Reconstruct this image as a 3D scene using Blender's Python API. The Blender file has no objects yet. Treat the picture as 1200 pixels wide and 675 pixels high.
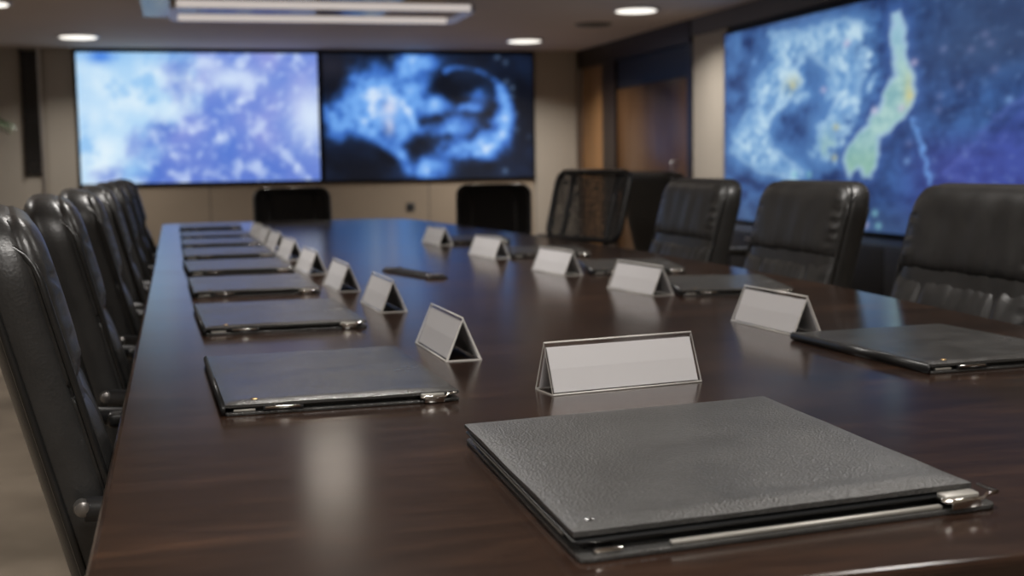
import bpy, bmesh, math, random
from mathutils import Vector, Matrix, noise
random.seed(7)
C = bpy.context.scene.collection
PI = math.pi

# ------------------------------------------------------------------ helpers
def lin(c):
    return tuple((v/12.92 if v <= .04045 else ((v+.055)/1.055)**2.4) for v in c)
def rgb(r, g, b): return lin((r/255, g/255, b/255))

def obj(name, verts, faces, mat, parent=None, smooth=False, mats=None, fmat=None):
    me = bpy.data.meshes.new(name)
    me.from_pydata([tuple(v) for v in verts], [], faces)
    me.update()
    for m in (mats or [mat]): me.materials.append(m)
    if smooth:
        me.polygons.foreach_set('use_smooth', [True]*len(me.polygons))
    if fmat:
        me.polygons.foreach_set('material_index', fmat)
    o = bpy.data.objects.new(name, me); C.objects.link(o)
    if parent: o.parent = parent
    return o

def bm_obj(name, bm, mat, parent=None, smooth=False, angle=None):
    me = bpy.data.meshes.new(name)
    bmesh.ops.recalc_face_normals(bm, faces=bm.faces)
    bm.to_mesh(me); bm.free()
    me.materials.append(mat)
    if smooth:
        me.polygons.foreach_set('use_smooth', [True]*len(me.polygons))
        if angle: me.set_sharp_from_angle(angle=angle)
    o = bpy.data.objects.new(name, me); C.objects.link(o)
    if parent: o.parent = parent
    return o

def add_box(bm, x0, x1, y0, y1, z0, z1, bev=0, seg=2):
    b = bmesh.new()
    bmesh.ops.create_cube(b, size=1)
    for v in b.verts:
        v.co = Vector(((x0+x1)/2+v.co.x*(x1-x0), (y0+y1)/2+v.co.y*(y1-y0), (z0+z1)/2+v.co.z*(z1-z0)))
    if bev:
        bmesh.ops.bevel(b, geom=list(b.edges), offset=bev, segments=seg, affect='EDGES', profile=.5)
    merge(bm, b)
def merge(bm, b):
    me = bpy.data.meshes.new('t'); b.to_mesh(me); b.free(); bm.from_mesh(me); bpy.data.meshes.remove(me)
def box(name, x0, x1, y0, y1, z0, z1, mat, parent=None, bev=0, seg=2):
    bm = bmesh.new(); add_box(bm, x0, x1, y0, y1, z0, z1, bev, seg)
    return bm_obj(name, bm, mat, parent, smooth=bool(bev), angle=.6 if bev else None)

def tube_data(path, r, n=8, closed=False):
    path = [Vector(p) for p in path]; V = []; F = []
    N = len(path); up = None
    for i, p in enumerate(path):
        a = path[i-1] if (i > 0 or closed) else p
        b = path[(i+1) % N] if (i < N-1 or closed) else p
        t = (b-a).normalized()
        if up is None:
            up = t.orthogonal().normalized()
        up = (up - t*up.dot(t)).normalized()
        s = t.cross(up)
        rr = r[i] if isinstance(r, (list, tuple)) else r
        for k in range(n):
            an = 2*PI*k/n
            V.append(p + up*math.cos(an)*rr + s*math.sin(an)*rr)
    for i in range(N if closed else N-1):
        j = (i+1) % N
        for k in range(n):
            F.append((i*n+k, i*n+(k+1) % n, j*n+(k+1) % n, j*n+k))
    if not closed:
        F.append(tuple(range(n))[::-1]); F.append(tuple((N-1)*n+k for k in range(n)))
    return V, F
def tubes(name, paths, r, mat, parent=None, n=8, closed=False):
    V = []; F = []
    for p in paths:
        v, f = tube_data(p, r, n, closed); o = len(V)
        V += v; F += [tuple(i+o for i in q) for q in f]
    return obj(name, V, F, mat, parent, smooth=True)

def lathe(name, prof, mat, parent=None, n=24, loc=(0, 0, 0), axis='z'):
    V = []; F = []
    for (r, z) in prof:
        for k in range(n):
            a = 2*PI*k/n
            p = (r*math.cos(a), r*math.sin(a), z)
            if axis == 'y': p = (p[0], p[2], p[1])
            V.append((p[0]+loc[0], p[1]+loc[1], p[2]+loc[2]))
    for i in range(len(prof)-1):
        for k in range(n):
            F.append((i*n+k, i*n+(k+1) % n, (i+1)*n+(k+1) % n, (i+1)*n+k))
    F.append(tuple(range(n))[::-1]); F.append(tuple((len(prof)-1)*n+k for k in range(n)))
    o = obj(name, V, F, mat, parent, smooth=True)
    o.data.set_sharp_from_angle(angle=.8)
    return o

def rounded_rect(w, d, r, n=5):
    pts = []
    for (sx, sy, a0) in ((1, -1, -PI/2), (1, 1, 0), (-1, 1, PI/2), (-1, -1, PI)):
        for k in range(n+1):
            a = a0 + PI/2*k/n
            pts.append((sx*(w/2-r)+r*math.cos(a), sy*(d/2-r)+r*math.sin(a)))
    return pts
def slab(name, outline, z0, z1, mat, parent=None, bev=.001, seg=2):
    bm = bmesh.new()
    vs = [bm.verts.new((x, y, z0)) for x, y in outline]
    f = bm.faces.new(vs)
    e = bmesh.ops.extrude_face_region(bm, geom=[f])
    for v in e['geom']:
        if isinstance(v, bmesh.types.BMVert): v.co.z = z1
    bmesh.ops.recalc_face_normals(bm, faces=bm.faces)
    if bev:
        ed = [x for x in bm.edges if abs(x.verts[0].co.z-x.verts[1].co.z) < 1e-6]
        bmesh.ops.bevel(bm, geom=ed, offset=bev, segments=seg, affect='EDGES', profile=.5)
    return bm_obj(name, bm, mat, parent, smooth=True, angle=.7)

def thing(name, label, cat, loc=(0, 0, 0), rz=0, group=None):
    o = bpy.data.objects.new(name, None); C.objects.link(o)
    o.empty_display_size = .05
    o.location = loc; o.rotation_euler = (0, 0, rz)
    o['label'] = label; o['category'] = cat
    if group: o['group'] = group
    return o
def tag(o, label, cat, group=None):
    o['label'] = label; o['category'] = cat
    if group: o['group'] = group
    return o
def struct(o):
    o['kind'] = 'structure'; return o
def dup(root, loc, rz, label):
    r = root.copy(); C.objects.link(r); r.location = loc; r.rotation_euler = (0, 0, rz); r['label'] = label
    for ch in list(root.children):
        c = ch.copy(); C.objects.link(c); c.parent = r
        for g in list(ch.children):
            d = g.copy(); C.objects.link(d); d.parent = c
    return r

# ------------------------------------------------------------------ materials
def new_mat(name):
    m = bpy.data.materials.new(name); m.use_nodes = True
    nt = m.node_tree
    return m, nt, nt.nodes['Principled BSDF'], nt.nodes['Material Output']
def nd(nt, t, **kw):
    n = nt.nodes.new(t)
    for k, v in kw.items():
        if k in n.inputs.keys(): n.inputs[k].default_value = v
        else: setattr(n, k, v)
    return n
def coords(nt, scale=(1, 1, 1), kind='Object'):
    tc = nt.nodes.new('ShaderNodeTexCoord'); mp = nt.nodes.new('ShaderNodeMapping')
    mp.inputs['Scale'].default_value = scale
    nt.links.new(tc.outputs[kind], mp.inputs['Vector'])
    return mp.outputs['Vector']
def ramp(nt, fac, stops):
    r = nt.nodes.new('ShaderNodeValToRGB'); e = r.color_ramp.elements
    while len(e) < len(stops): e.new(.5)
    for i, (p, c) in enumerate(stops):
        e[i].position = p; e[i].color = (*c, 1)
    nt.links.new(fac, r.inputs['Fac']); return r.outputs['Color']
def bump(nt, bs, height, strength, dist):
    b = nt.nodes.new('ShaderNodeBump'); b.inputs['Strength'].default_value = strength; b.inputs['Distance'].default_value = dist
    nt.links.new(height, b.inputs['Height']); nt.links.new(b.outputs['Normal'], bs.inputs['Normal'])
def simple(name, col, rough=.5, metal=0, nscale=0, namp=.15, bscale=0, bstr=.1, bdist=.001, spec=.5):
    m, nt, bs, out = new_mat(name)
    bs.inputs['Roughness'].default_value = rough; bs.inputs['Metallic'].default_value = metal
    bs.inputs['Specular IOR Level'].default_value = spec
    v = coords(nt)
    n = nd(nt, 'ShaderNodeTexNoise', Scale=nscale or 6.0, Detail=4.0); nt.links.new(v, n.inputs['Vector'])
    a = tuple(x*(1-namp) for x in col); b = tuple(min(1, x*(1+namp)) for x in col)
    nt.links.new(ramp(nt, n.outputs['Fac'], [(.3, a), (.7, b)]), bs.inputs['Base Color'])
    if bscale:
        n2 = nd(nt, 'ShaderNodeTexNoise', Scale=bscale, Detail=5.0); nt.links.new(v, n2.inputs['Vector'])
        bump(nt, bs, n2.outputs['Fac'], bstr, bdist)
    return m

def wood(name, stops, scale, rough, rvar=.06, bstr=.05, coat=0):
    m, nt, bs, out = new_mat(name)
    v = coords(nt, scale)
    n1 = nd(nt, 'ShaderNodeTexNoise', Scale=1.0, Detail=6.0, Roughness=.6, Distortion=.6); nt.links.new(v, n1.inputs['Vector'])
    v2 = coords(nt, tuple(s*7 for s in scale))
    n2 = nd(nt, 'ShaderNodeTexNoise', Scale=1.0, Detail=3.0); nt.links.new(v2, n2.inputs['Vector'])
    mx = nd(nt, 'ShaderNodeMix', data_type='FLOAT'); mx.inputs[0].default_value = .35
    nt.links.new(n1.outputs['Fac'], mx.inputs[2]); nt.links.new(n2.outputs['Fac'], mx.inputs[3])
    nt.links.new(ramp(nt, mx.outputs[0], stops), bs.inputs['Base Color'])
    mr = nd(nt, 'ShaderNodeMapRange'); mr.inputs['To Min'].default_value = rough-rvar; mr.inputs['To Max'].default_value = rough+rvar
    nt.links.new(n1.outputs['Fac'], mr.inputs['Value']); nt.links.new(mr.outputs['Result'], bs.inputs['Roughness'])
    bs.inputs['Specular IOR Level'].default_value = .5+coat*2.5
    if coat:
        bs.inputs['Coat Weight'].default_value = coat; bs.inputs['Coat Roughness'].default_value = .06
    bump(nt, bs, n2.outputs['Fac'], bstr, .0004)
    return m

def leather(name, col, rough, scale, bstr, bdist=.0008, var=.25):
    m, nt, bs, out = new_mat(name)
    v = coords(nt)
    vo = nd(nt, 'ShaderNodeTexVoronoi', Scale=scale); nt.links.new(v, vo.inputs['Vector'])
    n = nd(nt, 'ShaderNodeTexNoise', Scale=14.0, Detail=5.0, Roughness=.65); nt.links.new(v, n.inputs['Vector'])
    a = tuple(x*(1-var) for x in col); b = tuple(x*(1+var) for x in col)
    nt.links.new(ramp(nt, n.outputs['Fac'], [(.3, a), (.7, b)]), bs.inputs['Base Color'])
    mr = nd(nt, 'ShaderNodeMapRange'); mr.inputs['To Min'].default_value = rough-.08; mr.inputs['To Max'].default_value = rough+.08
    nt.links.new(n.outputs['Fac'], mr.inputs['Value']); nt.links.new(mr.outputs['Result'], bs.inputs['Roughness'])
    ad = nd(nt, 'ShaderNodeMath', operation='MULTIPLY_ADD'); ad.inputs[1].default_value = 2.0
    nt.links.new(n.outputs['Fac'], ad.inputs[0]); nt.links.new(vo.outputs['Distance'], ad.inputs[2])
    bump(nt, bs, ad.outputs[0], bstr, bdist)
    return m

def emit(name, col, strength):
    m, nt, bs, out = new_mat(name)
    bs.inputs['Base Color'].default_value = (.8, .8, .8, 1)
    bs.inputs['Emission Color'].default_value = (*col, 1); bs.inputs['Emission Strength'].default_value = strength
    return m
def screen_mat(name, strength):
    m, nt, bs, out = new_mat(name)
    at = nd(nt, 'ShaderNodeVertexColor', layer_name='picture')
    bs.inputs['Base Color'].default_value = (.01, .01, .012, 1); bs.inputs['Roughness'].default_value = .3
    nt.links.new(at.outputs['Color'], bs.inputs['Emission Color']); bs.inputs['Emission Strength'].default_value = strength
    return m
def clear(name, tint, gl=.5):
    m, nt, bs, out = new_mat(name)
    nt.nodes.remove(bs)
    tr = nd(nt, 'ShaderNodeBsdfTransparent', Color=(*tint, 1)); g = nd(nt, 'ShaderNodeBsdfGlossy', Roughness=.05)
    lw = nd(nt, 'ShaderNodeLayerWeight', Blend=.5)
    pw = nd(nt, 'ShaderNodeMath', operation='POWER'); pw.inputs[1].default_value = 4.0
    fr = nd(nt, 'ShaderNodeMath', operation='MULTIPLY_ADD'); fr.inputs[1].default_value = gl; fr.inputs[2].default_value = .035
    nt.links.new(lw.outputs['Facing'], pw.inputs[0]); nt.links.new(pw.outputs[0], fr.inputs[0])
    mx = nd(nt, 'ShaderNodeMixShader')
    nt.links.new(fr.outputs[0], mx.inputs[0]); nt.links.new(tr.outputs[0], mx.inputs[1]); nt.links.new(g.outputs[0], mx.inputs[2])
    nt.links.new(mx.outputs[0], out.inputs['Surface'])
    return m
def mesh_fabric(name, col, hole):
    m, nt, bs, out = new_mat(name)
    bs.inputs['Base Color'].default_value = (*col, 1); bs.inputs['Roughness'].default_value = .6
    v = coords(nt, (160, 160, 160))
    ch = nd(nt, 'ShaderNodeTexVoronoi', Scale=1.0); nt.links.new(v, ch.inputs['Vector'])
    gt = nd(nt, 'ShaderNodeMath', operation='LESS_THAN'); gt.inputs[1].default_value = hole
    nt.links.new(ch.outputs['Distance'], gt.inputs[0])
    tr = nd(nt, 'ShaderNodeBsdfTransparent'); mx = nd(nt, 'ShaderNodeMixShader')
    nt.links.new(gt.outputs[0], mx.inputs[0]); nt.links.new(bs.outputs[0], mx.inputs[1]); nt.links.new(tr.outputs[0], mx.inputs[2])
    nt.links.new(mx.outputs[0], out.inputs['Surface'])
    return m

M = {}
M['table'] = wood('dark walnut veneer', [(.28, (.0095, .0056, .0042)), (.48, (.021, .0112, .0076)), (.58, (.031, .0158, .0098)), (.72, (.060, .029, .0155))], (2.4, 9, 9), .175, .035, .1)
M['plinth'] = wood('dark walnut base', [(.3, (.010, .005, .003)), (.7, (.03, .013, .008))], (6, 6, 1.2), .35)
M['walnut'] = wood('warm walnut panel', [(.3, (.22, .105, .036)), (.55, (.31, .155, .056)), (.75, (.38, .20, .08))], (5, 5, .7), .35)
M['door'] = wood('brown door veneer', [(.3, (.075, .036, .015)), (.55, (.115, .057, .024)), (.75, (.16, .08, .034))], (6, 6, .6), .3)
M['darkwood'] = wood('dark door frame wood', [(.3, (.010, .006, .004)), (.7, (.028, .016, .010))], (6, 6, .8), .35)
M['leather'] = leather('black chair leather', (.021, .0205, .020), .36, 260, .22)
M['piping'] = simple('black leather piping', (.012, .012, .012), .3)
M['folder'] = leather('charcoal folder leather', (.041, .0405, .039), .245, 420, .3, .0011, .22)
M['folder'].node_tree.nodes['Principled BSDF'].inputs['Specular IOR Level'].default_value = .75
M['big_folder'] = leather('grained charcoal leather', (.046, .0455, .044), .40, 420, .45, .0012, .2)
M['folder_in'] = simple('black folder lining', (.008, .0085, .009), .35)
M['chrome'] = simple('polished chrome', (.72, .70, .67), .14, 1, namp=.05)
M['rail'] = simple('brushed steel rail', (.40, .385, .35), .38, .6, namp=.08)
M['brass'] = simple('aged brass stud', (.32, .2, .07), .35, 1)
M['card'] = simple('white card', (.60, .59, .60), .6, namp=.02, spec=.2)
M['acrylic'] = clear('clear acrylic', (.99, .99, .99), .10)
M['acrylic_edge_glint'] = simple('acrylic edge painted glint', (.72, .70, .66), .25, namp=.02)  # pale opaque colour stands in for light caught by the sheet edges
M['black_plastic'] = simple('black plastic', (.012, .012, .013), .4, bscale=300, bstr=.05)
M['black_gloss'] = simple('black lacquer', (.004, .004, .005), .55)
M['mesh'] = mesh_fabric('black mesh fabric', (.016, .017, .019), .345)
M['fabric'] = simple('black woven fabric', (.012, .012, .013), .75, bscale=500, bstr=.2)
M['carpet'] = simple('taupe carpet', (.138, .112, .085), .95, nscale=2.5, namp=.28, bscale=160, bstr=.6, bdist=.006, spec=.1)
M['ceiling'] = simple('grey taupe ceiling paint', (.60, .50, .425), .75, nscale=.6, namp=.05, spec=.3)
M['wall'] = simple('taupe wall covering', (.42, .375, .315), .8, nscale=1.2, namp=.05, bscale=60, bstr=.08, spec=.2)
M['wall_low'] = simple('beige lower wall panel', (.37, .30, .225), .7, nscale=1.2, namp=.06, spec=.2)
M['soffit'] = simple('dark taupe soffit', (.13, .115, .10), .6, nscale=1, namp=.06)
M['niche'] = simple('dark glass niche', (.012, .011, .011), .2, nscale=3, namp=.4)
M['alu'] = simple('satin aluminium', (.55, .53, .52), .35, 1, namp=.04)
M['transom'] = simple('dark glossy transom', (.008, .006, .006), .42)
M['knob'] = simple('dark steel knob', (.22, .21, .20), .3, .8)
M['bezel'] = simple('black screen bezel', (.006, .006, .006), .35)
M['gap'] = simple('black shadow gap', (.01, .01, .01), .6)
M['lamp'] = emit('downlight diffuser', (1, .95, .86), 1.5)
M['led'] = emit('linear light diffuser', (1, .90, .84), .5)
M['led_dim'] = emit('linear light side diffuser', (.35, .5, 1.0), .10)
M['screen'] = screen_mat('screen picture', 1.0)
M['plate'] = clear('pendant glass plate', (.93, .94, .96), .27)
M['leaf'] = simple('palm leaf', (.035, .07, .022), .45, nscale=9, namp=.4)
M['bark'] = simple('palm trunk', (.12, .08, .05), .8, nscale=20, namp=.4)
M['pot'] = simple('grey planter', (.12, .12, .12), .5)
M['soil'] = simple('potting soil', (.03, .02, .015), .95, nscale=40, namp=.5)
M['socket'] = simple('dark grey socket', (.05, .05, .05), .5)

# ------------------------------------------------------------------ the room
XL, XR, YF, YB, H = -2.7, 4.925, -2.6, 15.25, 2.36
struct(box('floor', XL-.1, XR+.1, YF-.1, YB+.1, -.1, 0, M['carpet']))
struct(box('ceiling', XL-.1, XR+.1, YF-.1, YB+.1, H, H+.1, M['ceiling']))
struct(box('wall_left', XL-.1, XL, YF, YB, 0, H, M['wall']))
struct(box('wall_front', XL, XR, YF-.1, YF, 0, H, M['wall']))
struct(box('wall_back', XL, XR, YB, YB+.1, 0, H, M['wall']))
# back wall: lower beige panels, upright joints, dark slot
wp = struct(box('trim_1', -1.03, 4.26, YB-.03, YB, .0, .80, M['wall_low']))
for x in (.38, 2.95):
    struct(box('joint', x-.006, x+.006, YB-.032, YB-.0295, 0, .80, M['soffit'], wp))
struct(box('trim_2', -1.06, 4.29, YB-.02, YB, .80, H, M['gap']))
struct(box('trim_3', 4.29, 4.82, YB-.04, YB, 0, H, M['wall']))
struct(box('trim_4', 4.84, 4.89, YB-.05, YB, 0, H, M['alu']))
struct(box('trim_5', -1.43, -1.40, YB-.05, YB, 0, H, M['alu']))
struct(box('trim_6', -1.36, -1.06, YB-.035, YB, 0, H, M['wall']))
nf = struct(box('window_1', -1.60, -1.43, YB-.03, YB, .95, H-.03, M['niche']))
struct(box('window_frame', -1.615, -1.60, YB-.05, YB, .93, H, M['darkwood'], nf))
struct(box('baseboard_back', XL, -1.45, YB-.02, YB, 0, .1, M['soffit']))

# right wall with door recess
RW = struct(box('wall_right', XR, XR+.1, YF, YB, 0, H, M['wall']))
struct(box('trim_7', XR-.03, XR, 14.36, YB-.06, 0, 2.20, M['walnut']))
struct(box('trim_8', XR-.06, XR, 13.90, 14.35, 0, 2.20, M['darkwood']))
struct(box('trim_9', XR-.06, XR, 11.66, 11.78, 0, 2.20, M['darkwood']))
struct(box('trim_10', XR-.08, XR, 11.66, YB-.06, 2.14, H, M['darkwood']))
door = struct(box('door_1', XR-.03, XR, 11.78, 13.90, 0, 1.82, M['door'], bev=.003))
struct(box('transom_panel', XR-.03, XR, 11.78, 13.90, 1.83, 2.135, M['transom'], door))
hb = tubes('door_handle', [[(XR-.03, 12.1, 1.0), (XR-.09, 12.1, 1.0), (XR-.09, 12.1, .8), (XR-.03, 12.1, .8)]], .01, M['alu'], door)
struct(hb)
struct(box('trim_11', XR-.05, XR, 10.86, 11.65, 0, 2.19, M['wall']))
struct(box('trim_12', XR-.07, XR, 5.6, 11.65, 2.19, H, M['soffit']))
struct(box('trim_13', XR-.02, XR, 5.6, 10.86, 0, 2.19, M['gap']))

# ------------------------------------------------------------------ screens
def paint(name, nx, ny, to_world, fn, parent):
    V = []; F = []; cols = []
    for j in range(ny+1):
        for i in range(nx+1):
            u, v = i/nx, j/ny
            V.append(to_world(u, v)); cols.append(fn(u, v))
    for j in range(ny):
        for i in range(nx):
            a = j*(nx+1)+i; F.append((a, a+1, a+nx+2, a+nx+1))
    o = obj(name, V, F, M['screen'], parent)
    at = o.data.color_attributes.new('picture', 'FLOAT_COLOR', 'POINT')
    flat = []
    for c in cols: flat += [*lin(tuple(min(1, max(0, k/255)) for k in c)), 1]
    at.data.foreach_set('color', flat)
    return o
def mixc(a, b, t):
    t = max(0, min(1, t)); return tuple(x+(y-x)*t for x, y in zip(a, b))
def sm(a, b, x):
    t = max(0, min(1, (x-a)/(b-a))); return t*t*(3-2*t)
def nz(x, y, s, o=0, oct=4):
    v = 0; a = .5; f = s
    for k in range(oct):
        v += a*noise.noise(Vector((x*f, y*f, o+k*7.3))); a *= .5; f *= 2.1
    return v           # about -.5 .. .5
def blob(x, y, cx, cy, rx, ry):
    return math.exp(-(((x-cx)/rx)**2+((y-cy)/ry)**2))
def seg_d(px, py, ax, ay, bx, by, sx=1):
    px, ax, bx = px*sx, ax*sx, bx*sx
    dx, dy = bx-ax, by-ay
    t = max(0, min(1, ((px-ax)*dx+(py-ay)*dy)/(dx*dx+dy*dy+1e-9)))
    return math.hypot(px-ax-t*dx, py-ay-t*dy)

def pic_clouds(u, v):
    x = u*1.83; y = 1-v                                   # y down
    edge = .43 - .24*sm(.4, 1.0, y) + .28*nz(x, y, 4.0, 1)
    lft = sm(edge+.09, edge-.13, u)
    n1 = nz(x, y, 3.2, 5); n2 = nz(x, y, 8.0, 9); n3 = nz(x, y, 16, 3)
    base = mixc((92, 128, 214), (146, 156, 224), .5+1.2*n1)
    base = mixc(base, (72, 108, 200), sm(.55, .95, y)*.5+blob(u, y, .43, .1, .05, .2)*.8+blob(u, y, .33, .57, .07, .07)*.9)
    base = mixc(base, (206, 222, 250), sm(.0, .34, nz(x, y, 6.0, 9, 3))*.75 + sm(.08, .3, n3)*.4)
    base = mixc(base, (216, 232, 252), blob(u, y, .63, .2, .12, .09)*.9 + blob(u, y, .97, .5, .10, .24)*.95+blob(u, y, .53, .07, .06, .06)*.7)
    ice = mixc((176, 214, 246), (224, 241, 251), .5+1.6*n1)
    ice = mixc(ice, (128, 184, 238), sm(.02, .3, nz(x, y, 5, 21))*.6 + sm(.16, .0, y)*.55 + sm(.10, .0, u)*.35*(.5+n2))
    c = mixc(base, ice, lft)
    return mixc(c, (70, 130, 225), blob(u, y, .10, .03, .05, .05))

def pic_globe(u, v):
    x = u*1.64; y = 1-v
    n1 = nz(x, y, 3.6, 2); n2 = nz(x, y, 7.5, 14); n3 = nz(x, y, 15, 8)
    c = (10, 15, 27)
    c = mixc(c, (26, 44, 76), .25+1.1*n1+.3*n2)
    c = mixc(c, (44, 44, 56), blob(u, y, .04, .1, .1, .12)*.7)
    def b(cx, cy, rx, ry): return blob(u+.04*n2, y+.06*n1, cx, cy, rx, ry)
    # bright smoke on one side of the globe
    s = b(.22, .28, .09, .18)*.85 + b(.08, .45, .10, .12)*.65 + b(.30, .42, .10, .16)*1.0 + b(.42, .22, .07, .25)*.8 + b(.20, .56, .08, .10)*.7
    s += b(.48, .93, .10, .10)*.95 + b(.70, .78, .14, .08)*.75 + b(.78, .66, .09, .10)*.6 + b(.53, .40, .07, .07)*.8 + b(.70, .42, .07, .04)*.6 + b(.60, .62, .07, .06)*.5 + b(.42, .60, .08, .05)*.65 + b(.46, .06, .10, .08)*.6 + b(.64, .55, .09, .08)*.4
    s += b(.36, .66, .05, .06)*.4 + b(.85, .55, .05, .15)*.6 + b(.73, .33, .07, .06)*.35 + b(.06, .62, .08, .10)*.4
    d1 = seg_d(u, y, .18, .58, .37, .82, 1.64); s += .55*math.exp(-(d1/.045)**2)
    d2 = seg_d(u, y, .38, .40, .43, .58, 1.64); s += .55*math.exp(-(d2/.03)**2)
    r = math.hypot((u-.655)*1.64, (y-.47)*1.02); ang = math.atan2(y-.47, (u-.655)*1.64)
    ringw = math.exp(-((r-.365-.03*n1)/(.028+.03*sm(1.0, .1, abs(ang))))**2)
    s += ringw*(.42+.2*n2)*(1 if -2.0 < ang < 1.7 else .12)*(.7+.5*sm(1.2, .2, abs(ang)))
    s *= (.88+1.2*max(-.45, n2)+.4*n3)
    s = max(0, s)
    c = mixc(c, (58, 108, 192), sm(.02, .42, s)); c = mixc(c, (112, 168, 238), sm(.32, .8, s)); c = mixc(c, (206, 226, 250), sm(.75, 1.4, s))
    c = mixc(c, (226, 224, 240), b(.30, .42, .045, .08)*.8 + b(.30, .57, .03, .06)*.7)
    for (du, dy, k) in ((.87, .22, .5), (.90, .27, .55), (.90, .34, .4), (.92, .48, .3), (.92, .61, .35), (.86, .95, .6), (.83, .02, .5), (.87, .06, .45), (.32, .03, .4), (.98, .67, .25)):
        c = mixc(c, (120, 150, 190), k*math.exp(-(((u-du)*1.64)**2+(y-dy)**2)/.0005))
    return c

LAND = [(9.87, 2.02), (9.36, 2.01), (8.84, 2.03), (8.42, 1.98), (8.38, 1.66), (8.45, 1.46), (8.61, 1.22), (8.77, 1.09), (8.93, .98), (9.05, 1.01), (9.11, 1.27), (8.88, 1.37), (8.91, 1.65), (9.24, 1.81), (9.48, 1.78), (9.29, 1.5), (9.67, 1.47), (10.0, 1.33), (9.86, 1.11), (9.34, .9), (9.47, .81), (10.14, .9), (10.66, 1.06), (10.66, 1.22), (10.21, 1.43), (10.21, 1.65), (9.8, 1.8)]
ISLE = [(8.03, 1.99), (7.94, 2.0), (7.84, 1.8), (7.88, 1.7), (7.79, 1.6), (7.74, 1.44), (7.8, 1.3), (8.01, 1.21), (8.2, 1.16), (8.19, 1.03), (8.29, .87), (8.39, .87), (8.47, .95), (8.6, .87), (8.68, .98), (8.58, 1.09), (8.35, 1.24), (8.2, 1.34), (8.11, 1.44), (7.99, 1.59), (8.02, 1.79)]
WEDGE = [(7.0, 1.14), (6.66, 1.32), (6.46, 1.41), (6.0, 1.6), (6.0, .6), (6.43, .7), (7.39, .9), (7.15, 1.0)]
DOTS = [(9.51, 1.59, 1), (9.0, 1.53, 2), (8.65, 1.85, 2), (7.79, 1.42, 1), (8.25, 1.34, 2), (7.9, 1.34, 2), (7.44, 1.4, 3), (7.75, 1.64, 2), (7.41, 1.7, 3), (7.11, 1.67, 3), (6.97, 1.75, 3), (7.22, 1.45, 3), (7.46, 1.31, 3), (9.47, .88, 4), (9.22, .88, 4), (8.8, 1.24, 1), (8.82, 1.01, 1), (6.87, 1.53, 3), (6.91, 1.69, 3), (7.8, 1.1, 3), (8.54, .5, 4), (8.36, .52, 2), (8.18, .52, 4), (8.23, .61, 4), (10.22, 1.84, 0), (7.82, .98, 0), (6.72, 1.34, 0)]
DC = [(130, 170, 220), (206, 196, 130), (210, 190, 215), (140, 140, 180), (140, 205, 205)]
def sdist(px, py, poly):
    d = 9; ins = False; n = len(poly); K = .55
    for i in range(n):
        ax, ay = poly[i]; bx, by = poly[(i+1) % n]
        d = min(d, seg_d(px, py, ax, ay, bx, by, K))
        if (ay > py) != (by > py) and px < (bx-ax)*(py-ay)/(by-ay)+ax: ins = not ins
    return -d if ins else d
SY0, SY1, SZ0, SZ1 = 10.83, 6.05, .475, 2.125
def pic_map(u, v):
    Y = SY0+(SY1-SY0)*u; Z = SZ0+(SZ1-SZ0)*v
    a, b = Y*.55, Z
    n1 = nz(a, b, 3.0, 4); n2 = nz(a, b, 8, 6); n3 = nz(a, b, 20, 2)
    c = mixc((26, 46, 92), (56, 94, 152), .5+1.3*n1+1.0*n2+.7*n3)
    c = mixc(c, (76, 118, 172), sm(8.2, 9.4, Y)*(.28+1.1*n1+1.2*n2))
    c = mixc(c, (52, 70, 104), sm(8.2, 7.0, Y)*sm(1.35, 1.7, Z)*.75)
    c = mixc(c, (66, 66, 150), sm(8.2, 7.2, Y)*sm(1.25, .95, Z)*.6)
    c = mixc(c, (58, 82, 118), sm(.75, .5, Z)*.6)
    wx, wy = Y+.28*n2+.16*n3, Z+.10*n1+.07*n2+.04*n3
    d = sdist(wx, wy, LAND)
    c = mixc(c, (88, 134, 188), sm(.16, 0, d)*.8)
    landc = mixc((108, 156, 204), (186, 214, 230), .5+1.5*n2+1.0*n3)
    landc = mixc(landc, (160, 196, 182), blob(Y, Z, 8.95, 1.08, .25, .14)*.8)
    landc = mixc(landc, (186, 190, 160), blob(Y, Z, 9.5, 1.6, .16, .07)*.8)
    c = mixc(c, landc, sm(.03, -.05, d)*(.86+.7*n2+.5*n3))
    c = mixc(c, (176, 208, 230), math.exp(-(d/.02)**2)*.4)
    d = sdist(Y+.10*n2, Z+.05*n2, ISLE)
    c = mixc(c, (70, 104, 170), sm(.12, 0, d)*.5)
    isl = mixc((128, 172, 176), (168, 202, 196), .5+1.5*n2+1.4*n3)
    isl = mixc(isl, (150, 190, 215), sm(1.55, 1.9, Z)*.7); isl = mixc(isl, (122, 168, 148), sm(1.15, .95, Z)*.6)
    isl = mixc(isl, (190, 192, 142), blob(Y, Z, 7.8, 1.45, .07, .12)*.8)
    c = mixc(c, isl, sm(.02, -.02, d)); c = mixc(c, (178, 206, 226), math.exp(-(d/.016)**2)*.6)
    d = sdist(Y+.18*n2, Z+.1*n2, WEDGE)
    c = mixc(c, (62, 78, 158), sm(.06, -.08, d)*.7*(.75+n2+n3)); c = mixc(c, (100, 116, 195), math.exp(-(d/.02)**2)*.35)
    for p, q in (((7.76, 1.27), (7.64, 1.07)), ((7.64, 1.07), (7.53, .83))):
        c = mixc(c, (110, 160, 225), math.exp(-(seg_d(Y+.08*n3, Z, *p, *q, .55)/.016)**2)*.8)
    for (dy, dz, k) in DOTS:
        c = mixc(c, DC[k], (.4 if k == 3 else .7)*math.exp(-(((Y-dy)*.55)**2+(Z-dz)**2)/.0006))
    c = mixc(c, (120, 140, 175), max(0, n3-.22)*2.2*sm(8.0, 7.0, Y))
    return c

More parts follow.
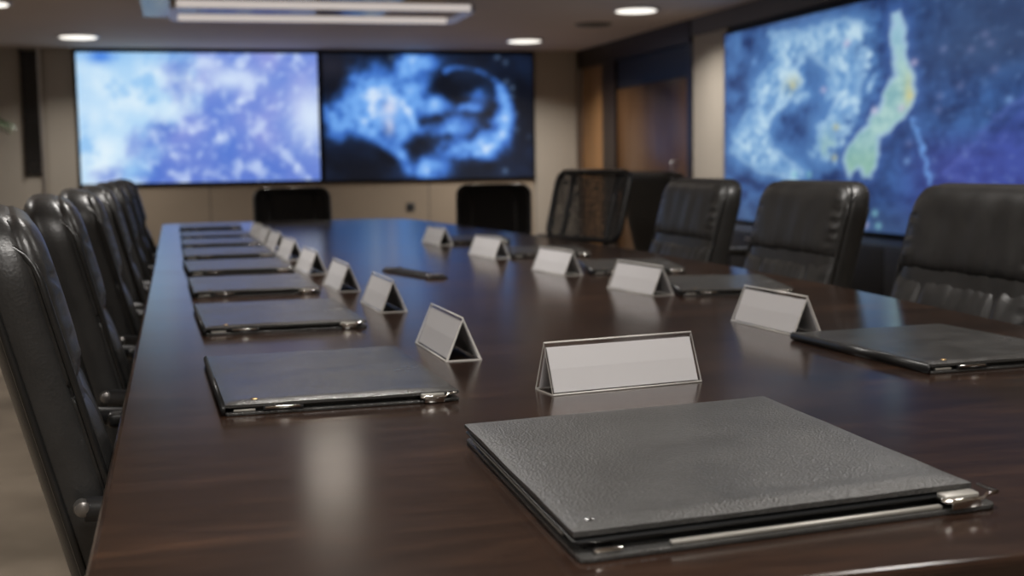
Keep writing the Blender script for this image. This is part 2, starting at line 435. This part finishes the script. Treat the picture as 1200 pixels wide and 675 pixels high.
def back_screen(x0, x1, z0, z1, fn, label):
    t = thing('wall_display', label, 'screen', ((x0+x1)/2, YB-.02, z0), 0)
    w = (x1-x0)/2
    b = 0.025
    bm = bmesh.new(); add_box(bm, -w, w, -.05, -.001, 0, z1-z0, .004)
    bm_obj('display_case', bm, M['bezel'], t)
    paint('screen_panel', 150, 84, lambda u, v: (-w+b+(2*w-2*b)*u, -.053, b+(z1-z0-2*b)*v), fn, t)
    return t
back_screen(-1.045, 1.675, .82, 2.335, pic_clouds, 'bright wall screen showing pale blue and lavender clouds')
back_screen(1.685, 4.275, .815, 2.335, pic_globe, 'dark wall screen showing a smoky blue globe ring')
t = thing('wall_display', 'wide video wall screen with blue map and green landmasses', 'screen', (XR-.02, (SY0+SY1)/2, SZ0-.02), 0)
hy = (SY0-SY1)/2
box('display_case', -.06, -.001, -hy-.03, hy+.03, 0, SZ1-SZ0+.04, M['bezel'], t, .004)
paint('screen_panel', 230, 110, lambda u, v: (-.063, hy-2*hy*u, .02+(SZ1-SZ0)*v), pic_map, t)

# ------------------------------------------------------------------ black low cabinet under the map screen
t = thing('media_cabinet', 'long black low cabinet under the map screen', 'cabinet', (4.66, 8.2, 0))
hw = 2.4
box('carcass', -.22, .24, -hw, hw, .05, .435, M['black_gloss'], t, .004)
box('plinth', -.18, .22, -hw+.04, hw-.04, 0, .05, M['black_plastic'], t)
for k in range(6):
    y0 = -hw+.01+k*.797
    d = box('door', -.242, -.2205, y0+.004, y0+.789, .07, .42, M['black_gloss'], t, .003)
    box('handle', -.258, -.2425, y0+.35, y0+.45, .37, .382, M['alu'], d)

# ------------------------------------------------------------------ wall socket, ceiling sensor
t = thing('wall_socket', 'small dark socket plate on beige panel below the globe screen', 'socket', (2.72, YB-.03, .50))
box('plate', -.05, .05, -.012, -.001, -.05, .05, M['socket'], t, .003)
lathe('outlet', [(.02, -.016), (.022, -.013)], M['black_plastic'], t, 16, axis='y')
t = thing('ceiling_speaker', 'round dark grille set in the ceiling near the door', 'speaker', (4.05, 12.2, H))
lathe('rim', [(.17, -.012), (.19, -.004), (.19, -.001)], M['soffit'], t, 32)
lathe('grille', [(.16, -.016), (.165, -.0125)], M['socket'], t, 32)

# ------------------------------------------------------------------ downlights
def light_parts(t):
    bm = bmesh.new()
    o = slab('trim_ring', rounded_rect(.42, .42, .2), -.014, -.001, M['alu'], t, .004)
    slab('diffuser', rounded_rect(.36, .36, .17), -.020, -.0145, M['lamp'], t, .002)
def lamp(t, power, size=.34, col=(1, .955, .905), z=-.03, spread=150):
    L = bpy.data.lights.new('lamp', 'AREA'); L.shape = 'DISK'; L.size = size; L.energy = power; L.color = col
    L.spread = math.radians(spread)
    o = bpy.data.objects.new('lamp', L); C.objects.link(o); o.parent = t; o.location = (0, 0, z)
POWER = 25
first = None
for (x, y, lab, pw) in ((-.90, 13.86, 'round downlight over the end wall near the dark slot', 1.0),
                    (3.80, 13.86, 'round downlight above the globe screen corner', 1.8),
                    (4.05, 10.98, 'round downlight in the ceiling beside the map screen', 1.1),
                    (-1.43, 11.2, 'round downlight at the ceiling edge nearest the palm', 1.0),
                    (.86, 7.67, 'round downlight over the far half of the table', .085),
                    (3.6, 7.6, 'round downlight in front of the middle of the map screen', .6),
                    (-1.6, 7.6, 'round downlight above the left aisle midway', 1.6),
                    (1.75, 2.5, 'round downlight over the chairs facing away from the map screen', .6),
                    (.35, 3.1, 'unseen downlight added over the table to brighten the right chairs', .8),  # added lamp, brightens the right chair fronts
                    (.6, -1.2, 'round downlight behind the near table end', 1.6),
                    (4.2, 4.0, 'round downlight over the right aisle', .6),
                    (-1.6, 4.0, 'round downlight above the left aisle near the first chairs', 1.5),
                    (.3, .6, 'round downlight over the near end of the table', .7),
                    (3.2, -.6, 'round downlight over the near right aisle', 1.1),
                    (-1.8, .2, 'round downlight over the near left aisle', 1.3)):
    if first is None:
        r = thing('downlight', lab, 'ceiling light', (x, y, H), 0, 'round downlights in the ceiling'); light_parts(r); first = r
        base_children = list(r.children)
    else:
        r = first.copy(); C.objects.link(r); r.location = (x, y, H); r['label'] = lab
        for ch in base_children:
            c = ch.copy(); C.objects.link(c); c.parent = r
    lamp(r, POWER*pw, spread=179 if (x, y) == (.86, 7.67) else 140, col=(1, .88, .74) if (x, y) == (.86, 7.67) else (1, .955, .905))

# linear pendant
t = thing('linear_pendant', 'rectangular pendant of white light bars hanging under the ceiling', 'pendant light', (1.2, 10.65, 2.25))
W2, D2 = 1.16, .46
for (y0, nm) in ((-D2, 'light_bar'), (D2, 'light_bar')):
    b = box(nm, -W2, W2, y0-.035, y0+.035, -.03, .03, M['alu'], t, .004)
    box('diffuser', -W2+.02, W2-.02, y0-.037, y0+.030, -.028, .024, M['led'], b)
for x0 in (-W2, W2):
    b = box('end_bar', x0-.03, x0+.03, -D2+.036, D2-.036, -.03, .03, M['alu'], t, .004)
    box('diffuser', x0-.031, x0+.031, -D2+.06, D2-.06, -.031, .0, M['led_dim'], b)
box('glass_plate', -W2-.25, W2-.55, -D2-.1, D2+.55, .062, .068, M['plate'], t)
for sx in (-1, 1):
    for sy in (-1, 1):
        tubes('hanging_rod', [[(sx*(W2-.2), sy*D2, -.0) , (sx*(W2-.2), sy*D2, .109)]], .006, M['alu'], t)
lamp(t, 14, .8, z=-.09)

# ------------------------------------------------------------------ table
TZ = .74
out = [(-.07, .745), (-.055, .73)]
right = [(1.255, .73), (1.275, .75), (1.296, 1.74), (1.330, 2.15), (1.352, 2.5), (1.362, 2.98), (1.357, 3.5), (1.335, 4.03), (1.285, 4.71), (1.21, 5.5), (1.13, 6.25), (1.08, 6.36), (.98, 6.42)]
out = out + right + [(-.03, 6.44), (-.07, 6.40)]
t = thing('conference_table', 'long polished dark wood conference table', 'table', (0, 0, 0))
bm = bmesh.new()
f = bm.faces.new([bm.verts.new((x, y, TZ-.045)) for x, y in out])
e = bmesh.ops.extrude_face_region(bm, geom=[f])
for v in e['geom']:
    if isinstance(v, bmesh.types.BMVert): v.co.z = TZ
bmesh.ops.recalc_face_normals(bm, faces=bm.faces)
bmesh.ops.bevel(bm, geom=[x for x in bm.edges if abs(x.verts[0].co.z-x.verts[1].co.z) < 1e-6], offset=.006, segments=3, affect='EDGES', profile=.5)
bm_obj('tabletop', bm, M['table'], t, True, .2)
for (y0, y1) in ((1.3, 2.3), (4.6, 5.6)):
    box('pedestal', .50, .80, y0, y1, .0, TZ-.046, M['plinth'], t, .008)
box('apron', .52, .78, 2.31, 4.59, .55, TZ-.046, M['plinth'], t, .004)

# flush cable port near the middle of the table
t = thing('cable_port', 'flat black cable port with steel ends on the table centre', 'cable port', (.56, 3.11, TZ+.0004), math.radians(-77)+PI)
slab('plate', rounded_rect(.30, .055, .012), 0, .004, M['black_plastic'], t, .001)
slab('lid', rounded_rect(.20, .04, .006), .0041, .007, M['black_gloss'], t, .001)
for sx in (-1, 1):
    slab('end_cap', [(x+sx*.128, y) for x, y in rounded_rect(.03, .042, .008)], .0041, .009, M['chrome'], t, .001)

# ------------------------------------------------------------------ leather folders
def dome_cover(name, W, D, z0, th, mat, parent, lip=.0035, sag=0):
    nx, ny = 30, 34; V = []; F = []
    def prof(a): return (1-min(1, abs(a))**14)
    top = []
    for j in range(ny+1):
        for i in range(nx+1):
            u = -1+2*i/nx; v = -1+2*j/ny
            u = math.sin(u*PI/2)*.35+u*.65; v = math.sin(v*PI/2)*.35+v*.65
            x, y = u*W/2, v*D/2
            r = .006
            e = max(abs(u)**24, abs(v)**24)
            z = z0+th-.0016*e
            z += lip*math.exp(-((y+D/2-.022)/.012)**2)*(1-abs(u)**8)
            z += sag*(v*.5+.5)
            z += .0010*noise.noise(Vector((x*14, y*14, W*30)))
            V.append((x, y, z))
    n = len(V)
    for (x, y, z) in list(V): V.append((x, y, min(z-.002, z0+sag*((y/(D/2))*.5+.5))))
    for j in range(ny):
        for i in range(nx):
            a = j*(nx+1)+i
            F.append((a, a+1, a+nx+2, a+nx+1)); F.append((a+n, a+n+nx+1, a+n+nx+2, a+n+1))
    rim = [i for i in range(nx+1)]+[(j+1)*(nx+1)-1 for j in range(1, ny+1)]+[ny*(nx+1)+i for i in range(nx-1, -1, -1)]+[j*(nx+1) for j in range(ny-1, 0, -1)]
    for k in range(len(rim)):
        a, b = rim[k], rim[(k+1) % len(rim)]
        F.append((a, a+n, b+n, b))
    o = obj(name, V, F, mat, parent, True); o.data.set_sharp_from_angle(angle=.8)
    return o

def clip(t, x, y, z, s=1):
    c = tubes('clasp', [[(x-.021*s, y+.004, z), (x-.020*s, y-.007, z), (x+.014*s, y-.009, z), (x+.017*s, y-.009, z+.003), (x+.030*s, y-.006, z+.003), (x+.029*s, y+.018, z+.003)]], .0016, M['chrome'], t, 8)
    slab('clasp_plate', [(a*s+x-.003*s, b+y+.002) for a, b in rounded_rect(.034, .014, .003)], z-.001, z+.0035, M['rail'], c, .0006)
    box('clasp_hook', x-.016*s, x+.012*s, y-.0095, y-.0075, z-.006, z+.002, M['chrome'], c, .0006)

def make_folder(W, D, label, big):
    t = thing('leather_folder', label, 'folder', (0, 0, TZ), 0, 'leather folders on the table')
    y0 = -D/2
    if big:
        slab('bottom_cover', rounded_rect(W, D, .008), 0, .0040, M['folder'], t, .0012)
        slab('document_pad', [(x-.003, y+.006) for x, y in rounded_rect(W-.020, D-.026, .004)], .0041, .0090, M['folder_in'], t, .001)
        slab('middle_leaf', [(x-.006, y+.004) for x, y in rounded_rect(W-.010, D-.014, .006)], .0105, .0121, M['folder_in'], t, .0005)
        cov = dome_cover('top_cover', W-.014, D-.014, .0140, .0055, M['big_folder'], t, .0018, .0)
        cov.location = (-.007, .009, 0)
        box('side_rail', -W/2+.001, -W/2+.004, y0+.05, -y0-.03, .0062, .0080, M['rail'], t, .0006)
        box('front_rail', -W*.5+.07, W*.5-.050, y0+.0025, y0+.0085, .0041, .0072, M['rail'], t, .0012)
        clip(t, W/2-.030, y0+.0055, .0105, .95)
        box('corner_tab', -W/2+.012, -W/2+.034, y0+.003, y0+.012, .0042, .0080, M['chrome'], t, .0018)
        lathe('stud', [(.004, 0), (.004, .0008), (.0025, .0014), (.0006, .0018)], M['folder'], t, 14, (-W/2+.018, y0+.034, .0198))
        for o in list(t.children):
            for q in [o]+list(o.children):
                for v in q.data.vertices: v.co.x += .13*v.co.y
        cov.location.x += .13*.009
    else:
        slab('bottom_cover', rounded_rect(W, D, .008), 0, .0035, M['folder'], t, .0012)
        slab('document_pad', rounded_rect(W-.016, D-.018, .004), .0036, .0080, M['folder_in'], t, .001)
        dome_cover('top_cover', W-.003, D-.004, .0088, .0046, M['folder'], t, .0010)
        # rounded spine closing one long side
        prof = [(math.cos(a)*-.005, .0066+math.sin(a)*.0062) for a in [PI/2-PI*k/10 for k in range(11)]]
        V = []; F = []
        for yy in (y0+.001, -y0-.001):
            V += [(-W/2+.002+px, yy, pz) for px, pz in prof]
        n = len(prof)
        for k in range(n-1): F.append((k, k+1, n+k+1, n+k))
        F.append(tuple(range(n))[::-1]); F.append(tuple(range(n, 2*n)))
        obj('spine', V, F, M['folder_in'], t, True)
        clip(t, W/2-.030, y0+.003, .0072, .8)
        br = box('clasp', -W*.34, -W*.34+.044, y0-.002, y0+.005, .0037, .0085, M['black_plastic'], t, .0012)
        box('clasp_plate', -W*.34+.002, -W*.34+.040, y0-.0035, y0-.002, .0062, .0090, M['chrome'], br, .0006)
        box('front_rail', -W*.46, -W*.37, y0+.0015, y0+.0085, .0037, .0065, M['rail'], t, .001)
        lathe('stud', [(.0045, 0), (.0045, .0005), (.003, .001), (.0006, .0013)], M['brass'], t, 14, (-W/2+.035, y0+.022, .0135))
    return t

f1 = make_folder(.350, .395, 'big charcoal leather folder at the near table end', True)
f1.location = (.432, 1.018, TZ); f1.rotation_euler = (0, 0, math.radians(6))
ORD = ['second', 'third', 'fourth', 'fifth', 'sixth', 'seventh', 'eighth']
fl = make_folder(.265, .39, 'black leather folder nearest of the row along the left chairs, brass stud', False)
fl.location = (.168, 1.605, TZ); fl.rotation_euler = (0, 0, math.radians(1.5))
rows = [(.163, 2.303, 1.5), (.156, 2.92, .8), (.150, 3.49, 1.5), (.148, 4.06, 0), (.146, 4.63, 0), (.146, 5.17, 0), (.146, 5.90, -1)]
for (x, y, r), o in zip(rows, ORD):
    dup(fl, (x, y, TZ), math.radians(r), 'black leather folder, %s from the near end along the left chairs' % o)
rr = [(1.018, 1.566, 3, 'black leather folder beside the nearest tent card on the right side'),
      (1.115, 2.50, -14, 'black leather folder, second from the near end along the right chairs'),
      (1.10, 3.04, -12, 'black leather folder, third from the near end along the right chairs'),
      (1.06, 3.66, -10, 'black leather folder, fourth from the near end along the right chairs'),
      (1.0, 4.36, -8, 'black leather folder, farthest from the near end along the right chairs')]
for (x, y, r, l) in rr:
    dup(fl, (x, y, TZ), math.radians(r), l).scale = (.98 if y < 2 else .86, .86, 1)

# ------------------------------------------------------------------ tent name cards
def make_tent(label, L=.2, B=.052, HH=.060):
    t = thing('name_tent', label, 'name card', (0, 0, TZ), 0, 'blank white tent cards in acrylic holders')
    # ridge along local x; shell of three clear sheets
    th = .0016; h = L/2
    outer = [(-B/2, 0), (B/2, 0), (0, HH)]
    inner = [(-B/2+th*2.4, th), (B/2-th*2.4, th), (0, HH-th*2.6)]
    V = []; F = []; mi = []
    for x in (-h, h):
        V += [(x, a, b) for a, b in outer]+[(x, a, b) for a, b in inner]
    for k in range(3):
        j = (k+1) % 3
        F.append((k, j, 6+j, 6+k)); mi.append(0)
        F.append((3+k, 9+k, 9+j, 3+j)); mi.append(0)
        F.append((k, 3+k, 3+j, j)); mi.append(1)
        F.append((6+k, 6+j, 9+j, 9+k)); mi.append(1)
    obj('acrylic_holder', V, F, None, t, mats=[M['acrylic'], M['acrylic_edge_glint']], fmat=mi)
    # pale strips on the folds, painted as the light they catch
    tubes('folded_edge_glint', [[(-h, 0, HH-.001), (h, 0, HH-.001)], [(-h, -B/2+.001, .001), (h, -B/2+.001, .001)], [(-h, B/2-.001, .001), (h, B/2-.001, .001)]], .0011, M['acrylic_edge_glint'], t, 6)
    for s in (-1, 1):
        a = Vector((0, s*(B/2-th*3.2), th*1.6)); b = Vector((0, s*th*.6, HH-th*4.4))
        nrm = Vector((0, (b-a).z*s, -(b-a).y*s)).normalized()*.0005
        V = []
        for off in (nrm, -nrm):
            for x, p in ((-h+.003, a), (h-.003, a), (h-.003, b), (-h+.003, b)):
                V.append((x, p.y+off.y, p.z+off.z))
        obj('name_card', V, [(0, 1, 2, 3), (7, 6, 5, 4), (0, 4, 5, 1), (1, 5, 6, 2), (2, 6, 7, 3), (3, 7, 4, 0)], M['card'], t)
    return t
def seg(p0, p1, off):
    # front base edge p0->p1, body to the far side by off
    a = math.atan2(p1[1]-p0[1], p1[0]-p0[0]); m = ((p0[0]+p1[0])/2, (p0[1]+p1[1])/2)
    return (m[0]-math.sin(a)*off, m[1]+math.cos(a)*off, TZ), a
T0 = make_tent('wide blank white tent card behind the big near folder')
p, a = seg((.417, 1.406), (.609, 1.435), .026); T0.location = p; T0.rotation_euler = (0, 0, a)
tl = [((.344, 1.915), (.350, 1.690)), ((.346, 2.517), (.355, 2.312)), ((.318, 2.930), (.328, 2.735)), ((.296, 3.40), (.310, 3.205)),
      ((.287, 3.927), (.303, 3.735)), ((.281, 4.363), (.295, 4.171)), ((.270, 4.70), (.284, 4.509)), ((.262, 5.03), (.276, 4.842))]
names = ['nearest'] + ORD
for (p0, p1), o in zip(tl, names):
    p, a = seg(p1, p0, -.024)
    dup(T0, p, a, 'blank white tent card beside the left folders, %s' % (o if o == 'nearest' else o+' from the near end'))
tr = [((.891, 1.974), (.903, 1.765)), ((.885, 2.59), (.911, 2.392)), ((.858, 3.10), (.883, 2.905)), ((.833, 3.71), (.863, 3.516)), ((.816, 4.37), (.836, 4.172))]
names = ['blank white tent card touching the nearest folder on the right side', 'blank white tent card, second of the right row counting from the near end',
         'blank white tent card, third of the right row counting from the near end', 'blank white tent card, fourth of the right row counting from the near end', 'blank white tent card, farthest of the right row']
for (p0, p1), l in zip(tr, names):
    p, a = seg(p1, p0, -.026)
    dup(T0, p, a, l)

# ------------------------------------------------------------------ chairs
def xb(z): return -.265-(z-.46)*.257          # rear surface of the leaning back
def lean_pt(x, y, z): return (xb(z)+x, y, z)
def loft_back(name, w, z0, z1, th, mat, parent, rc=.07, n=40):
    V = []; F = []; rings = 0
    zs = [z0+(z1-z0)*k/16 for k in range(15)]+[z1-(z1-z0)*.125*(1-math.sin(PI/2*k/7)) for k in range(1, 8)]
    for z in zs:
        tt = max(0, (z-(z1-rc))/rc)
        ww = w-rc*(1-math.sqrt(max(0, 1-tt*tt)))*.95
        t2 = max(0, (z-(z1-.035))/.035)
        hh = th/2*(.25+.75*math.sqrt(max(0, 1-t2*t2)))
        if z < z0+.05: ww -= .03*(1-(z-z0)/.05)
        for k in range(n):
            a = 2*PI*k/n; c, s = math.cos(a), math.sin(a)
            e = .28
            yy = ww*math.copysign(abs(c)**e, c); xx = hh*math.copysign(abs(s)**.55, s)
            V.append((xb(z)+th/2+xx, yy, z))
        rings += 1
    for i in range(rings-1):
        for k in range(n):
            F.append((i*n+k, i*n+(k+1) % n, (i+1)*n+(k+1) % n, (i+1)*n+k))
    F.append(tuple(range(n))[::-1]); F.append(tuple((rings-1)*n+k for k in range(n)))
    return obj(name, V, F, mat, parent, True)

def pad(name, w, z0, z1, base, bulge, mat, parent, rtop=0, grooves=(), crease_top=False, crease_bot=False, seed=0):
    nx, nz_ = 56, 36; V = []; F = []
    for j in range(nz_+1):
        v = j/nz_
        z = z0+(z1-z0)*v
        tt = max(0, (z-(z1-rtop))/rtop) if rtop else 0
        ww = w-rtop*(1-math.sqrt(max(0, 1-min(1, tt)**2)))*.9 if rtop else w
        for i in range(nx+1):
            u = -1+2*i/nx; u = .6*u+.4*math.sin(u*PI/2)
            y = u*ww
            env = (1-abs(u)**7)**.5*(1-abs(2*v-1)**5)**.6
            d = bulge*env
            for g in grooves: d -= .009*math.exp(-((u-g)/.035)**2)*env
            dist = (1-v) if crease_top else 9
            db = v if crease_bot else 9
            for q in (dist, db):
                if q < 9:
                    nn = noise.noise(Vector((u*9, seed, 1.7)))+.6*noise.noise(Vector((u*21+2*q, seed+4, q*2)))
                    d += .0032*nn*math.exp(-q/.16)*(1-abs(u)**8)
            d += .0022*noise.noise(Vector((u*3.5, z*9, seed)))
            d += .009*math.exp(-((abs(u)-.88)/.07)**2)*noise.noise(Vector((z*75, u*2, seed+9)))*env
            V.append((xb(z)+base+max(-.004, d), y, z))
    n = len(V)
    for (x, y, z) in list(V): V.append((xb(z)+base-.012, y*.985, z))
    for j in range(nz_):
        for i in range(nx):
            a = j*(nx+1)+i
            F.append((a, a+1, a+nx+2, a+nx+1)); F.append((a+n, a+n+nx+1, a+n+nx+2, a+n+1))
    rim = [i for i in range(nx+1)]+[(j+1)*(nx+1)-1 for j in range(1, nz_+1)]+[nz_*(nx+1)+i for i in range(nx-1, -1, -1)]+[j*(nx+1) for j in range(nz_-1, 0, -1)]
    for k in range(len(rim)):
        a, b = rim[k], rim[(k+1) % len(rim)]; F.append((a, a+n, b+n, b))
    return obj(name, V, F, mat, parent, True)

def seat_pad(name, mat, parent, w=.24, x0=-.25, x1=.23, z0=.40, z1=.475):
    nx, ny = 22, 22; V = []; F = []
    for side in (1, -1):
        for j in range(ny+1):
            for i in range(nx+1):
                u = -1+2*i/nx; v = -1+2*j/ny
                e = (1-abs(u)**6)**.5*(1-abs(v)**6)**.5
                z = (z0+z1)/2+side*(z1-z0)/2*e
                if side > 0: z -= .010*max(0, u)**2
                V.append(((x0+x1)/2+u*(x1-x0)/2, v*w, z))
    n = (nx+1)*(ny+1)
    for j in range(ny):
        for i in range(nx):
            a = j*(nx+1)+i
            F.append((a, a+1, a+nx+2, a+nx+1)); F.append((a+n, a+n+nx+1, a+n+nx+2, a+n+1))
    rim = [i for i in range(nx+1)]+[(j+1)*(nx+1)-1 for j in range(1, ny+1)]+[ny*(nx+1)+i for i in range(nx-1, -1, -1)]+[j*(nx+1) for j in range(ny-1, 0, -1)]
    for k in range(len(rim)):
        a, b = rim[k], rim[(k+1) % len(rim)]; F.append((a, a+n, b+n, b))
    return obj(name, V, F, mat, parent, True)

def star_base(t, metal):
    lathe('gas_column', [(.045, .09), (.045, .14), (.028, .145), (.028, .34), (.05, .35), (.07, .395)], metal, t, 20)
    for k in range(5):
        a = 2*PI*k/5+.3
        c, s = math.cos(a), math.sin(a)
        leg = tubes('base_leg', [[(.03*c, .03*s, .115), (.15*c, .15*s, .10), (.27*c, .27*s, .075)]], [.024, .019, .013], metal, t, 8)
        w = lathe('caster', [(.012, -.022), (.024, -.018), (.026, 0), (.024, .018), (.012, .022)], M['black_plastic'], leg, 14, axis='y', loc=(0, 0, 0))
        w.location = (.27*c, .27*s, .0265); w.rotation_euler = (0, 0, a+1.1)

def leather_chair(label):
    t = thing('executive_chair', label, 'chair', (0, 0, 0), 0, 'black leather executive chairs round the table')
    w = .245
    back = loft_back('backrest', w, .43, .968, .076, M['leather'], t)
    def side_loop(s):
        P = []
        y = s*(w-.004)
        for k in range(14):
            z = .47+(.90-.47)*k/13; P.append((xb(z)+.068, y, z))
        for k in range(1, 8):
            a = PI*k/8
            z = .90+.034*math.sin(a); P.append((xb(z)+.0425+.0255*math.cos(a), y-s*.018*math.sin(a)*.6, z))
        for k in range(14):
            z = .90-(.90-.47)*k/13; P.append((xb(z)+.017, y, z))
        return P
    for s in (-1, 1): tubes('piping', [side_loop(s)], .0042, M['piping'], back, 8)
    pad('head_cushion', .241, .788, .964, .066, .021, M['leather'], t, rtop=.06, crease_bot=True, seed=3)
    pad('lumbar_cushion', .241, .50, .777, .066, .020, M['leather'], t, grooves=(-.52, .52), crease_top=True, seed=8)
    seat_pad('seat', M['leather'], t)
    for s in (-1, 1):
        y = s*.268
        P = [(xb(.668)+.04, y, .666), (-.10, y, .648), (.0, y, .640), (.02, y, .62), (.02, y, .50), (-.02, y, .435), (-.05, s*.22, .41)]
        arm = tubes('armrest', [P], .013, M['black_plastic'], t, 10)
        bm = bmesh.new(); add_box(bm, -.22, .0, y-.024, y+.024, .645, .668, .009, 3)
        bm_obj('arm_pad', bm, M['leather'], arm, True, .9)
        lathe('bolt', [(.004, -.011), (.008, -.009), (.0095, 0), (.008, .009), (.004, .011)], M['knob'], arm, 16, (xb(.672)+.038, s*.270, .668), 'y')
    box('seat_plate', -.16, .14, -.12, .12, .385, .402, M['black_plastic'], t, .004)
    box('back_bracket', -.262, -.14, -.05, .05, .392, .47, M['black_plastic'], t, .006)
    star_base(t, M['black_plastic'])
    return t

ys = [1.645, 2.295, 2.945, 3.595, 4.245, 4.895, 5.545]
LX = .142
c0 = leather_chair('black leather executive chair nearest the camera on the left side of the table')
c0.location = (LX, ys[0], 0); c0.rotation_euler = (0, 0, math.radians(7))
for y, o in zip(ys[1:], ORD):
    dup(c0, (LX, y, 0), math.radians(6.5-y*.6), 'black leather executive chair, %s from the near end on the left side' % o)
RX = 1.19
for (y, rz, l) in ((2.17, PI, 'black leather executive chair nearest the camera on the right side'),
                   (2.90, PI, 'black leather executive chair on the right, second from the near end'),
                   (3.60, PI, 'black leather executive chair on the right, third, beside the mesh chair')):
    dup(c0, (RX, y, 0), rz, l).scale = (1, .96, .986)
dup(c0, (2.18, 4.86, 0), .12, 'spare black leather chair turned away behind the mesh chair')

def task_chair(name, label, group, fabric, w=.235, z0=.71, z1=.968, rail=None):
    t = thing(name, label, 'chair', (0, 0, 0), 0, group)
    # frame loop
    P = []
    r = .045
    for (cy, cz, a0) in ((w-r, z1-r, 0), (-w+r, z1-r, PI/2), (-w+r-.0, z0+r, PI), (w-r, z0+r, 3*PI/2)):
        for k in range(6):
            a = a0+PI/2*k/5
            z = cz+r*math.sin(a); P.append((xb(z)+.03, cy+r*math.cos(a), z))
    fr = tubes('back_frame', [P], .0125, M['black_plastic'], t, 8, True)
    tubes('top_rail', [[(xb(z1)+.03, y, z1+.004) for y in (-w+.05, 0, w-.05)]], .010, M['alu'], fr, 8)
    for s in (-1, 1):
        tubes('upright', [[(xb(z)+.018, s*w*.62, z) for z in (.42, .55, z0, (z0+z1)/2, z1-.01)]], .011, M['black_plastic'], fr, 8)
    V = []; F = []
    n = 8
    for j in range(n+1):
        z = z0+.01+(z1-z0-.02)*j/n
        for i in range(n+1):
            y = -w+.01+2*(w-.01)*i/n
            V.append((xb(z)+.03+.008*(1-(2*i/n-1)**2)*-1, y, z))
    for j in range(n):
        for i in range(n):
            a = j*(n+1)+i; F.append((a, a+1, a+n+2, a+n+1))
    obj('back_panel', V, F, fabric, t, True)
    seat_pad('seat', M['fabric'], t, .23)
    for s in (-1, 1):
        y = s*.262
        arm = tubes('armrest', [[(-.12, s*.21, .41), (-.12, y, .45), (-.12, y, .60)]], .013, M['black_plastic'], t, 8)
        bm = bmesh.new(); add_box(bm, -.22, .0, y-.03, y+.03, .60, .625, .009, 3)
        bm_obj('arm_pad', bm, M['black_plastic'], arm, True, .9)
    box('seat_plate', -.16, .14, -.12, .12, .385, .402, M['black_plastic'], t, .004)
    star_base(t, M['rail'])
    return t
mc = task_chair('mesh_chair', 'black see-through mesh back chair at the far right of the table', 'mesh and fabric task chairs', M['mesh'])
mc.location = (1.235, 4.66, 0); mc.rotation_euler = (0, 0, PI+math.radians(18))
fc = task_chair('task_chair', 'low black chair at the far table end under the cloud screen', 'mesh and fabric task chairs', M['fabric'], .195, .60, .885)
fc.location = (.60, 6.62, 0); fc.rotation_euler = (0, 0, -PI/2)
dup(fc, (1.60, 6.50, 0), -PI/2-.25, 'low black chair off the far table corner under the globe screen')

# ------------------------------------------------------------------ potted palm by the far left
t = thing('potted_palm', 'green potted palm whose leaf tips show at the far left edge', 'plant', (-2.02, 13.6, 0))
lathe('planter', [(.15, 0), (.20, .42), (.205, .45), (.185, .45), (.18, .40)], M['pot'], t, 28)
lathe('soil', [(.178, .395), (.15, .415), (.05, .42)], M['soil'], t, 20)
tubes('trunk', [[(0, 0, .40), (.02, .01, .8), (.0, 0, 1.42)]], [.04, .033, .028], M['bark'], t, 10)
for k in range(13):
    a = 2*PI*k/13+.12; el = .55+.45*random.random(); Ln = .58
    V = []; F = []
    pts = []
    for j in range(12):
        q = j/11
        rad = Ln*q*math.cos(el*(1-.3*q)); zz = 1.42+Ln*q*math.sin(el)-.34*q*q
        pts.append(Vector((rad*math.cos(a), rad*math.sin(a), zz)))
    side = Vector((-math.sin(a), math.cos(a), 0))
    for j in range(1, 11):
        d = (pts[j+1]-pts[j-1]).normalized()
        for s in (-1, 1):
            ll = .20*math.sin(PI*(.15+.8*j/11))
            b = pts[j]; tip = b+(side*s*.75+d*.7)*ll+Vector((0, 0, -.05)); mid = (b+tip)/2+d*.012
            i0 = len(V); V += [b, mid+d*.012, tip, mid-d*.014]; F.append((i0, i0+1, i0+2, i0+3))
    v, f = tube_data(pts, .005, 5); o = len(V); V += v; F += [tuple(i+o for i in q) for q in f]
    obj('frond', V, F, M['leaf'], t)

# ------------------------------------------------------------------ world, camera, view
w = bpy.data.worlds.new('world'); bpy.context.scene.world = w; w.use_nodes = True
w.node_tree.nodes['Background'].inputs[0].default_value = (.02, .02, .022, 1)
cam = bpy.data.cameras.new('camera'); co = bpy.data.objects.new('camera', cam); C.objects.link(co)
cam.sensor_width = 36; cam.lens = 45; cam.clip_start = .05
R = Matrix(((.967, .040, -.251), (-.254, .090, -.963), (-.016, .995, .097)))
Yc = Vector((-395/1500, 140.5/1500, -1)).normalized()
Xc = Vector((5780.68/1500, 237.5/1500, -1)).normalized()
Xc = (Xc-Yc*Xc.dot(Yc)).normalized(); Zc = Xc.cross(Yc)
co.matrix_world = Matrix.Translation((0, 0, 1.01)) @ Matrix((Xc, Yc, Zc)).to_4x4()
cam.dof.use_dof = True; cam.dof.focus_distance = 1.28; cam.dof.aperture_fstop = 6.5
sc = bpy.context.scene; sc.camera = co
sc.view_settings.view_transform = 'Standard'
sc.view_settings.look = 'None'
sc.cycles.max_bounces = 8
sc.cycles.sample_clamp_indirect = 6
